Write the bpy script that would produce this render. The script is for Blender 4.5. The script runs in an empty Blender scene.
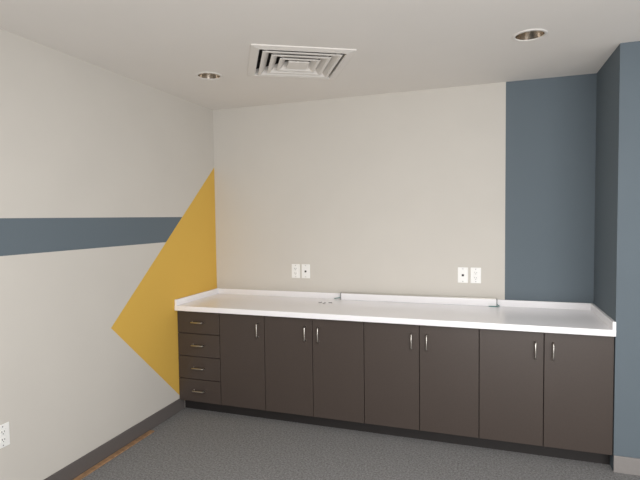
import bpy, bmesh, math
from mathutils import Matrix, Vector

D=3.85; XL=-2.323; XR=0.723; YP=3.228; ZC=2.512; CAMH=1.54
S=bpy.context.scene
S.view_settings.view_transform='Standard'

def s2l(c):
    return tuple((x/255/12.92 if x/255<=.04045 else ((x/255+.055)/1.055)**2.4) for x in c)+(1,)

# ---------------- materials ----------------
def mat(name,col,rough=.6,metal=0,noise=0,nscale=60,bump=0,bscale=400,spec=.5):
    m=bpy.data.materials.new(name); m.use_nodes=True
    nt=m.node_tree; b=nt.nodes['Principled BSDF']
    c=s2l(col)
    b.inputs['Roughness'].default_value=rough; b.inputs['Metallic'].default_value=metal
    b.inputs['Specular IOR Level'].default_value=spec
    tc=nt.nodes.new('ShaderNodeTexCoord')
    n=nt.nodes.new('ShaderNodeTexNoise'); n.inputs['Scale'].default_value=nscale; n.inputs['Detail'].default_value=4
    nt.links.new(tc.outputs['Object'],n.inputs['Vector'])
    r=nt.nodes.new('ShaderNodeValToRGB')
    k=noise
    r.color_ramp.elements[0].position=.3; r.color_ramp.elements[1].position=.7
    r.color_ramp.elements[0].color=tuple(x*(1-k) for x in c[:3])+(1,)
    r.color_ramp.elements[1].color=tuple(min(1,x*(1+k)) for x in c[:3])+(1,)
    nt.links.new(n.outputs['Fac'],r.inputs['Fac']); nt.links.new(r.outputs['Color'],b.inputs['Base Color'])
    if bump:
        n2=nt.nodes.new('ShaderNodeTexNoise'); n2.inputs['Scale'].default_value=bscale
        nt.links.new(tc.outputs['Object'],n2.inputs['Vector'])
        bp=nt.nodes.new('ShaderNodeBump'); bp.inputs['Strength'].default_value=bump; bp.inputs['Distance'].default_value=.002
        nt.links.new(n2.outputs['Fac'],bp.inputs['Height']); nt.links.new(bp.outputs['Normal'],b.inputs['Normal'])
    m['ramp']=r.name
    return m

WALL=(205,201,194); BLUE=(101,112,120); YEL=(219,178,84)
def M(nt,op,a,b):
    n=nt.nodes.new('ShaderNodeMath'); n.operation=op
    for i,v in enumerate((a,b)):
        if v is None: continue
        if isinstance(v,(int,float)): n.inputs[i].default_value=v
        else: nt.links.new(v,n.inputs[i])
    return n.outputs[0]
def mixc(nt,f,a,col):
    n=nt.nodes.new('ShaderNodeMix'); n.data_type='RGBA'
    nt.links.new(f,n.inputs[0]); nt.links.new(a,n.inputs[6]); n.inputs[7].default_value=s2l(col)
    return n.outputs[2]
def painted(name,kind):
    m=mat(name,WALL,rough=.75,noise=.012,nscale=3,bump=.25,bscale=220,spec=.25)
    nt=m.node_tree; b=nt.nodes['Principled BSDF']; r=nt.nodes[m['ramp']]
    tc=nt.nodes.new('ShaderNodeTexCoord'); sp=nt.nodes.new('ShaderNodeSeparateXYZ')
    nt.links.new(tc.outputs['Object'],sp.inputs[0]); X,Y,Z=sp.outputs
    col=r.outputs['Color']
    if kind=='left':
        band=M(nt,'MULTIPLY',M(nt,'GREATER_THAN',Z,1.363),M(nt,'LESS_THAN',Z,1.555))
        # paint band stops inside the triangle
        band=M(nt,'MULTIPLY',band,M(nt,'LESS_THAN',Y,3.4))
        col=mixc(nt,band,col,BLUE)
        # triangle tip (Y=2.524,Z=.831)
        up=M(nt,'ADD',M(nt,'MULTIPLY',M(nt,'SUBTRACT',Y,2.524),.883),.831)
        lo=M(nt,'ADD',M(nt,'MULTIPLY',M(nt,'SUBTRACT',Y,2.524),-.98),.831)
        tri=M(nt,'MULTIPLY',M(nt,'LESS_THAN',Z,up),M(nt,'GREATER_THAN',Z,lo))
        col=mixc(nt,tri,col,YEL)
    else:
        col=mixc(nt,M(nt,'GREATER_THAN',X,.134),col,BLUE)
    nt.links.new(col,b.inputs['Base Color'])
    return m
m_left=painted('paint_left','left'); m_back=painted('paint_back','back')
m_blue=mat('paint_blue',BLUE,.75,noise=.012,nscale=3,bump=.25,bscale=220,spec=.25)
m_ceil=mat('ceiling_paint',(228,224,219),.85,noise=.01,nscale=2,bump=.15,bscale=200,spec=.2)
m_base=mat('rubber_base',(98,93,91),.5,noise=.03)
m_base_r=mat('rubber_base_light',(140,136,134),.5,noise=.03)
m_cab=mat('cabinet_laminate',(72,63,58),.42,noise=.05,nscale=140,bump=.05,spec=.35)
m_dark=mat('cabinet_shadow_gap',(24,21,20),.7,noise=.05)
m_toe=mat('toe_kick_rubber',(34,30,29),.6,noise=.05)
m_white=mat('white_laminate',(248,247,250),.22,noise=.006,nscale=20)
m_plate=mat('white_plastic',(240,240,238),.35,noise=.005)
m_slot=mat('black_slot',(20,20,20),.6)
m_steel=mat('brushed_nickel',(200,196,190),.28,1,noise=.04,nscale=300)
m_refl=mat('reflector_aluminium',(190,180,168),.22,1,noise=.03)
m_vent=mat('vent_enamel',(228,224,219),.5,noise=.01)
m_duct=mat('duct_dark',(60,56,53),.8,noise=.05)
m_lamp=mat('lamp_glass',(245,240,228),.3)
m_wood=mat('raw_wood_strip',(160,126,94),.75,noise=.3,nscale=25,bump=.3)
m_teal=mat('teal_cord',(96,150,146),.5)
m_grey=mat('grey_plastic',(140,140,142),.5)

# carpet
m_carpet=mat('carpet',(104,104,107),.95,spec=.1)
nt=m_carpet.node_tree; b=nt.nodes['Principled BSDF']
tc=nt.nodes.new('ShaderNodeTexCoord')
v=nt.nodes.new('ShaderNodeTexVoronoi'); v.inputs['Scale'].default_value=190
nt.links.new(tc.outputs['Object'],v.inputs['Vector'])
n=nt.nodes.new('ShaderNodeTexNoise'); n.inputs['Scale'].default_value=85; n.inputs['Detail'].default_value=6; n.inputs['Roughness'].default_value=.8
nt.links.new(tc.outputs['Object'],n.inputs['Vector'])
r=nt.nodes.new('ShaderNodeValToRGB'); e=r.color_ramp.elements
e[0].position=.34; e[0].color=s2l((96,96,100)); e[1].position=.66; e[1].color=s2l((158,157,161))
nt.links.new(n.outputs['Fac'],r.inputs['Fac'])
mx=nt.nodes.new('ShaderNodeMix'); mx.data_type='RGBA'; mx.blend_type='MULTIPLY'; mx.inputs[0].default_value=.22
nt.links.new(r.outputs['Color'],mx.inputs[6]); nt.links.new(v.outputs['Color'],mx.inputs[7])
hs=nt.nodes.new('ShaderNodeHueSaturation'); hs.inputs['Saturation'].default_value=.14; hs.inputs['Value'].default_value=1.05
nt.links.new(mx.outputs[2],hs.inputs['Color']); nt.links.new(hs.outputs['Color'],b.inputs['Base Color'])
bp=nt.nodes.new('ShaderNodeBump'); bp.inputs['Strength'].default_value=.35; bp.inputs['Distance'].default_value=.003
nt.links.new(v.outputs['Distance'],bp.inputs['Height']); nt.links.new(bp.outputs['Normal'],b.inputs['Normal'])

# ---------------- mesh helpers ----------------
def link(o): S.collection.objects.link(o); return o
def obj(name,bm,mats,parent=None,smooth=False):
    me=bpy.data.meshes.new(name); bm.normal_update(); bm.to_mesh(me); bm.free()
    for m in (mats if isinstance(mats,(list,tuple)) else [mats]): me.materials.append(m)
    if smooth:
        for p in me.polygons: p.use_smooth=True
    o=link(bpy.data.objects.new(name,me))
    if parent: o.parent=parent
    return o
def addbox(bm,lo,hi,bev=0,mi=0,seg=2):
    c=[(lo[i]+hi[i])/2 for i in range(3)]; s=[hi[i]-lo[i] for i in range(3)]
    t=bmesh.new()
    bmesh.ops.create_cube(t,size=1,matrix=Matrix.Translation(c)@Matrix.Diagonal((*s,1)))
    if bev: bmesh.ops.bevel(t,geom=t.edges[:],offset=bev,segments=seg,affect='EDGES',profile=.5)
    for f in t.faces: f.material_index=mi
    me=bpy.data.meshes.new('t'); t.to_mesh(me); t.free(); bm.from_mesh(me); bpy.data.meshes.remove(me)
def box(name,lo,hi,m,bev=0,parent=None):
    bm=bmesh.new(); addbox(bm,lo,hi,bev); return obj(name,bm,m,parent)
def empty(name,loc=(0,0,0)):
    o=link(bpy.data.objects.new(name,None)); o.empty_display_size=.1; return o
def lathe(bm,prof,c,seg=40,mi=0):
    rings=[]
    for (r,z) in prof:
        rings.append([bm.verts.new((c[0]+r*math.cos(2*math.pi*i/seg),c[1]+r*math.sin(2*math.pi*i/seg),c[2]+z)) for i in range(seg)])
    for a,b_ in zip(rings,rings[1:]):
        for i in range(seg):
            f=bm.faces.new((a[i],a[(i+1)%seg],b_[(i+1)%seg],b_[i])); f.material_index=mi; f.smooth=True
    return rings
def tube(bm,pts,r,seg=10,mi=0):
    pts=[Vector(p) for p in pts]; rings=[]
    for i,p in enumerate(pts):
        t=(pts[min(i+1,len(pts)-1)]-pts[max(i-1,0)]).normalized()
        a=t.orthogonal().normalized() if i==0 else (pa-t*pa.dot(t)).normalized()
        pa=a; bb=t.cross(a)
        rings.append([bm.verts.new(p+a*r*math.cos(2*math.pi*k/seg)+bb*r*math.sin(2*math.pi*k/seg)) for k in range(seg)])
    for A,B in zip(rings,rings[1:]):
        for k in range(seg):
            f=bm.faces.new((A[k],A[(k+1)%seg],B[(k+1)%seg],B[k])); f.smooth=True; f.material_index=mi
    for R in (rings[0],rings[-1]):
        f=bm.faces.new(R); f.material_index=mi

# ---------------- room shell ----------------
YN=-2.2; XE=3.2
box('floor',(XL-.12,YN,-.1),(XE,D+.12,0),m_carpet)
box('wall_left',(XL-.12,YN,0),(XL,D+.12,ZC),m_left)
box('wall_back',(XL,D,0),(XR,D+.12,ZC),m_back)
box('wall_right',(XR,YP,0),(XE,D+.12,ZC),m_blue)
ceil=box('ceiling',(XL-.12,YN,ZC),(XE,D+.12,ZC+.25),m_ceil)

CANS=[(.221,2.904),(-1.788,2.925)]
VC=(-1.13,2.898); VA=math.radians(29.5)
RV=Matrix.Translation((VC[0],VC[1],ZC))@Matrix.Rotation(VA,4,'Z')
def cut(o,bmc):
    me=bpy.data.meshes.new('c'); bmesh.ops.recalc_face_normals(bmc,faces=bmc.faces[:]); bmc.to_mesh(me); bmc.free()
    c=link(bpy.data.objects.new('c',me))
    md=o.modifiers.new('b','BOOLEAN'); md.operation='DIFFERENCE'; md.object=c; md.solver='EXACT'
    bpy.context.view_layer.update()
    dg=bpy.context.evaluated_depsgraph_get(); nm=bpy.data.meshes.new_from_object(o.evaluated_get(dg))
    o.modifiers.clear(); o.data=nm; bpy.data.objects.remove(c)
for c in CANS:
    t=bmesh.new(); bmesh.ops.create_cone(t,cap_ends=True,segments=40,radius1=.078,radius2=.078,depth=.36,matrix=Matrix.Translation((c[0],c[1],ZC)))
    cut(ceil,t)
t=bmesh.new(); bmesh.ops.create_cube(t,size=1,matrix=RV@Matrix.Diagonal((.54,.54,.3,1))); cut(ceil,t)

def base(name,lo,hi,m):
    bm=bmesh.new(); addbox(bm,lo,hi,.003); return obj(name,bm,m)
base('baseboard_left',(XL,YN,0),(XL+.009,3.30,.102),m_base)
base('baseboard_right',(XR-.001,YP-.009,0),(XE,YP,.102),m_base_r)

# ---------------- base cabinets ----------------
cab=empty('base_cabinet')
YF=3.238; ZB=.092; ZT=.818
W=(XR-XL-.004)/8
x0=XL+.002
bm=bmesh.new(); addbox(bm,(x0,YF+.02,ZB),(XR-.002,D-.001,ZT))
obj('carcass',bm,m_dark,cab)
box('toe_kick',(x0,YF+.075,0),(XR-.002,YF+.09,ZB),m_toe,0,cab)
g=.0022
def front(name,xa,xb,za,zb):
    box(name,(xa+g,YF,za+g),(xb-g,YF+.0195,zb-g),m_cab,.0015,cab)
def pull(name,c,vertical,L=.1):
    bm=bmesh.new(); out=.03; r=.005; pts=[]
    h=L/2; cr=.01
    pr=[(-h,0),(-h,out-cr)]+[(-h+cr-cr*math.cos(a),out-cr+cr*math.sin(a)) for a in [math.pi/8*k for k in range(1,5)]]
    pr+=[(-x,y) for x,y in reversed(pr)]
    for s,o_ in pr:
        pts.append((c[0],YF-o_,c[1]+s) if vertical else (c[0]+s,YF-o_,c[1]))
    tube(bm,pts,r); obj(name,bm,m_steel,cab)
dh=(ZT-ZB)/4
for i in range(4):
    front('drawer_%d'%(i+1),x0,x0+W,ZB+i*dh,ZB+(i+1)*dh)
    pull('drawer_pull_%d'%(i+1),(x0+W/2,ZB+(i+.52)*dh),False)
sides=['R','R','L','R','L','R','L']
for i,sd in enumerate(sides):
    xa=x0+W*(i+1); xb=xa+W
    front('door_front_%d'%(i+1),xa,xb,ZB,ZT)
    px=xb-.05 if sd=='R' else xa+.05
    pull('door_pull_%d'%(i+1),(px,.70),True)

# ---------------- countertop ----------------
top=empty('countertop')
ZTOP=.858; ZS=.905
box('counter_slab',(XL+.001,3.205,ZT),(XR-.001,D-.001,ZTOP),m_white,.004,top)
box('back_splash',(XL+.02,D-.02,ZTOP-.002),(XR-.02,D-.001,ZS),m_white,.003,top)
box('side_splash_left',(XL+.001,3.209,ZTOP-.002),(XL+.02,D-.001,ZS),m_white,.003,top)
box('side_splash_right',(XR-.02,3.209,ZTOP-.002),(XR-.001,D-.001,ZS),m_white,.003,top)

# surface raceway along the back splash
rw=empty('power_raceway')
box('channel',(-1.13,D-.052,ZTOP),(.075,D-.0205,ZS+.006),m_white,.004,rw)
box('metal_rail',(-1.128,D-.040,ZS+.005),(.073,D-.026,ZS+.010),m_steel,.001,rw)
for i,x in enumerate((-1.134,.075)):
    box('end_cap_%d'%i,(x,D-.054,ZTOP),(x+.006,D-.0205,ZS+.009),m_grey,.002,rw)
bm=bmesh.new(); tube(bm,[(-1.136,D-.033,.875),(-1.16,D-.04,.870),(-1.19,D-.034,.863)],.003); obj('cord_1',bm,m_teal,rw)
bm=bmesh.new(); tube(bm,[(.081,D-.04,.872),(.095,D-.058,.866),(.07,D-.066,.862),(.02,D-.066,.862)],.003); obj('cord_2',bm,m_teal,rw)

# screws left on counter
sc=empty('loose_screws')
for i,(x,y,a) in enumerate([(-1.25,3.62,.3),(-1.21,3.60,1.2),(-1.17,3.63,.1)]):
    bm=bmesh.new(); dx=.012*math.cos(a); dy=.012*math.sin(a)
    tube(bm,[(x-dx,y-dy,ZTOP+.0025),(x+dx,y+dy,ZTOP+.0025)],.0025)
    tube(bm,[(x+dx,y+dy,ZTOP+.0045),(x+dx*1.2,y+dy*1.2,ZTOP+.0045)],.0045)
    obj('screw_%d'%i,bm,m_grey,sc)

# ---------------- wall plates ----------------
def plate(name,kind,Mx):
    e_=empty(name)
    def P(nm,lo,hi,m,bev=0):
        o=box(nm,lo,hi,m,bev,e_); o.matrix_world=Mx; return o
    # local: x right, z up, y negative = out of wall
    P('cover',(-.038,-.006,-.06),(.038,0,.06),m_plate,.003)
    if kind=='outlet':
        for s in (-1,1):
            P('socket',(-.017,-.0085,s*.02-.015),(.017,-.005,s*.02+.015),m_plate,.003)
            P('slot_a',(-.008,-.0092,s*.02-.002),(-.0055,-.008,s*.02+.008),m_slot)
            P('slot_b',(.0055,-.0092,s*.02-.002),(.008,-.008,s*.02+.006),m_slot)
            P('ground',(-.0022,-.0092,s*.02-.010),(.0022,-.008,s*.02-.006),m_slot)
    else:
        P('jack_frame',(-.013,-.009,-.013),(.013,-.005,.013),m_plate,.002)
        P('jack_hole',(-.008,-.0098,-.008),(.008,-.0085,.007),m_slot)
    for s in (-1,1):
        P('screw',(-.003,-.0075,s*.048-.003),(.003,-.005,s*.048+.003),m_grey,.001)
def back(x,z): return Matrix.Translation((x,D,z))
plate('wall_outlet','outlet',back(-1.545,1.08))
plate('data_jack_plate','jack',back(-1.453,1.08))
plate('data_jack_plate.001','jack',back(-.167,1.082))
plate('wall_outlet.001','outlet',back(-.073,1.082))
plate('wall_outlet.002','outlet',Matrix.Translation((XL,1.751,.45))@Matrix.Rotation(math.pi/2,4,'Z'))

# ---------------- recessed lights ----------------
for k,c in enumerate(CANS):
    e_=empty('recessed_light' if k==0 else 'recessed_light.001')
    bm=bmesh.new()
    lathe(bm,[(.074,.02),(.074,0),(.076,-.006),(.088,-.004),(.090,0)],(c[0],c[1],ZC))
    obj('trim_ring',bm,m_vent,e_)
    bm=bmesh.new()
    lathe(bm,[(.074,.0),(.070,.03),(.060,.07),(.045,.1),(.0,.112)],(c[0],c[1],ZC))
    obj('reflector',bm,m_refl,e_)
    bm=bmesh.new()
    lathe(bm,[(0,.035),(.02,.036),(.032,.045),(.034,.06),(.026,.08),(.016,.105)],(c[0],c[1],ZC))
    obj('lamp',bm,m_lamp,e_)

# ---------------- ceiling vent ----------------
vent=empty('ceiling_air_vent')
def sqring(bm,prof):
    rings=[]
    for h,z in prof:
        rings.append([bm.verts.new(RV@Vector((sx*h,sy*h,z))) for sx,sy in ((-1,-1),(1,-1),(1,1),(-1,1))])
    n_=len(prof)
    for i in range(n_):
        A=rings[i];B=rings[(i+1)%n_]
        for k in range(4): bm.faces.new((A[k],A[(k+1)%4],B[(k+1)%4],B[k]))
    bmesh.ops.recalc_face_normals(bm,faces=bm.faces[:])
bm=bmesh.new(); sqring(bm,[(.305,0),(.305,-.006),(.262,-.014),(.255,-.010),(.255,.02),(.262,.02),(.268,0)]); obj('flange',bm,m_vent,vent)
hs_=[.236,.180,.124]
for i,h in enumerate(hs_):
    bm=bmesh.new()
    # each cone: flat visible lip then blade sloping up and inward
    sqring(bm,[(h,-.016),(h-.018,-.016),(h-.045,.012),(h-.045,.016),(h-.018,-.012),(h,-.012)])
    obj('louver_%d'%i,bm,m_vent,vent)
bm=bmesh.new(); bmesh.ops.create_cube(bm,size=1,matrix=RV@Matrix.Translation((0,0,-.012))@Matrix.Diagonal((.13,.13,.008,1)))
obj('centre_plate',bm,m_vent,vent)
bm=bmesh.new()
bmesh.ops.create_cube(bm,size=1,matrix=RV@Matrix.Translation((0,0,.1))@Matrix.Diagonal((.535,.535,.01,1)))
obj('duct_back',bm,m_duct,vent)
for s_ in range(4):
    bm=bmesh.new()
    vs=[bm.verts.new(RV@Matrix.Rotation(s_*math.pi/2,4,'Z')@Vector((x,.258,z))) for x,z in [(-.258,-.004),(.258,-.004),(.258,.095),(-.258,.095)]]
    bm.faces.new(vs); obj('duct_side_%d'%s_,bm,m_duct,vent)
for k,a in enumerate((45,135)):
    bm=bmesh.new()
    bmesh.ops.create_cube(bm,size=1,matrix=RV@Matrix.Rotation(math.radians(a),4,'Z')@Matrix.Translation((0,0,.012))@Matrix.Diagonal((.70,.004,.03,1)))
    obj('mitre_bar_%d'%k,bm,m_vent,vent)

# ---------------- wood strip on floor ----------------
box('wood_tack_strip',(XL+.012,1.2,0),(XL+.052,2.86,.008),m_wood,.002)

# ---------------- lights ----------------
w=bpy.data.worlds.new('world'); S.world=w; w.use_nodes=True
nt=w.node_tree; bg=nt.nodes['Background']
tc=nt.nodes.new('ShaderNodeTexCoord'); sp=nt.nodes.new('ShaderNodeSeparateXYZ'); nt.links.new(tc.outputs['Generated'],sp.inputs[0])
rp=nt.nodes.new('ShaderNodeValToRGB'); mp=nt.nodes.new('ShaderNodeMapRange')
mp.inputs[1].default_value=-.6; mp.inputs[2].default_value=.4
nt.links.new(sp.outputs[2],mp.inputs[0]); nt.links.new(mp.outputs[0],rp.inputs[0])
rp.color_ramp.elements[0].color=(1,.99,.98,1); rp.color_ramp.elements[1].color=(.62,.62,.625,1)
nt.links.new(rp.outputs[0],bg.inputs[0]); bg.inputs[1].default_value=.88
def area(name,loc,tgt,sx,sy,p,col):
    l=bpy.data.lights.new(name,'AREA'); l.shape='RECTANGLE'; l.size=sx; l.size_y=sy; l.energy=p; l.color=col
    o=link(bpy.data.objects.new(name,l)); o.location=loc
    o.rotation_euler=(Vector(tgt)-Vector(loc)).to_track_quat('-Z','Y').to_euler(); return o
area('window_daylight',(2.2,-1.9,1.2),(-1.2,3.5,1.2),2.0,1.5,80,(1,.987,.975))
area('added_bounce_fill',(.4,-.5,.5),(.0,1.8,2.5),1.4,1.0,46,(1,.985,.97))  # added fill standing in for floor bounce, aimed up to brighten the ceiling
area('added_top_fill',(.1,1.1,2.48),(.1,1.4,0),1.2,.6,36,(1,.98,.955))  # added overhead fill out of view, whitens counter and strengthens overhang shadow

# ---------------- camera ----------------
cd=bpy.data.cameras.new('camera'); cam=link(bpy.data.objects.new('camera',cd)); S.camera=cam
cd.sensor_width=36; cd.lens=484/640*36; cd.clip_start=.05
R=Matrix(((.9458,-.0034,.3247),(.324,.0488,-.9448),(-.01264,.9988,.0473)))
q=R.to_quaternion().normalized()
cam.matrix_world=Matrix.Translation((0,0,CAMH))@q.to_matrix().to_4x4()
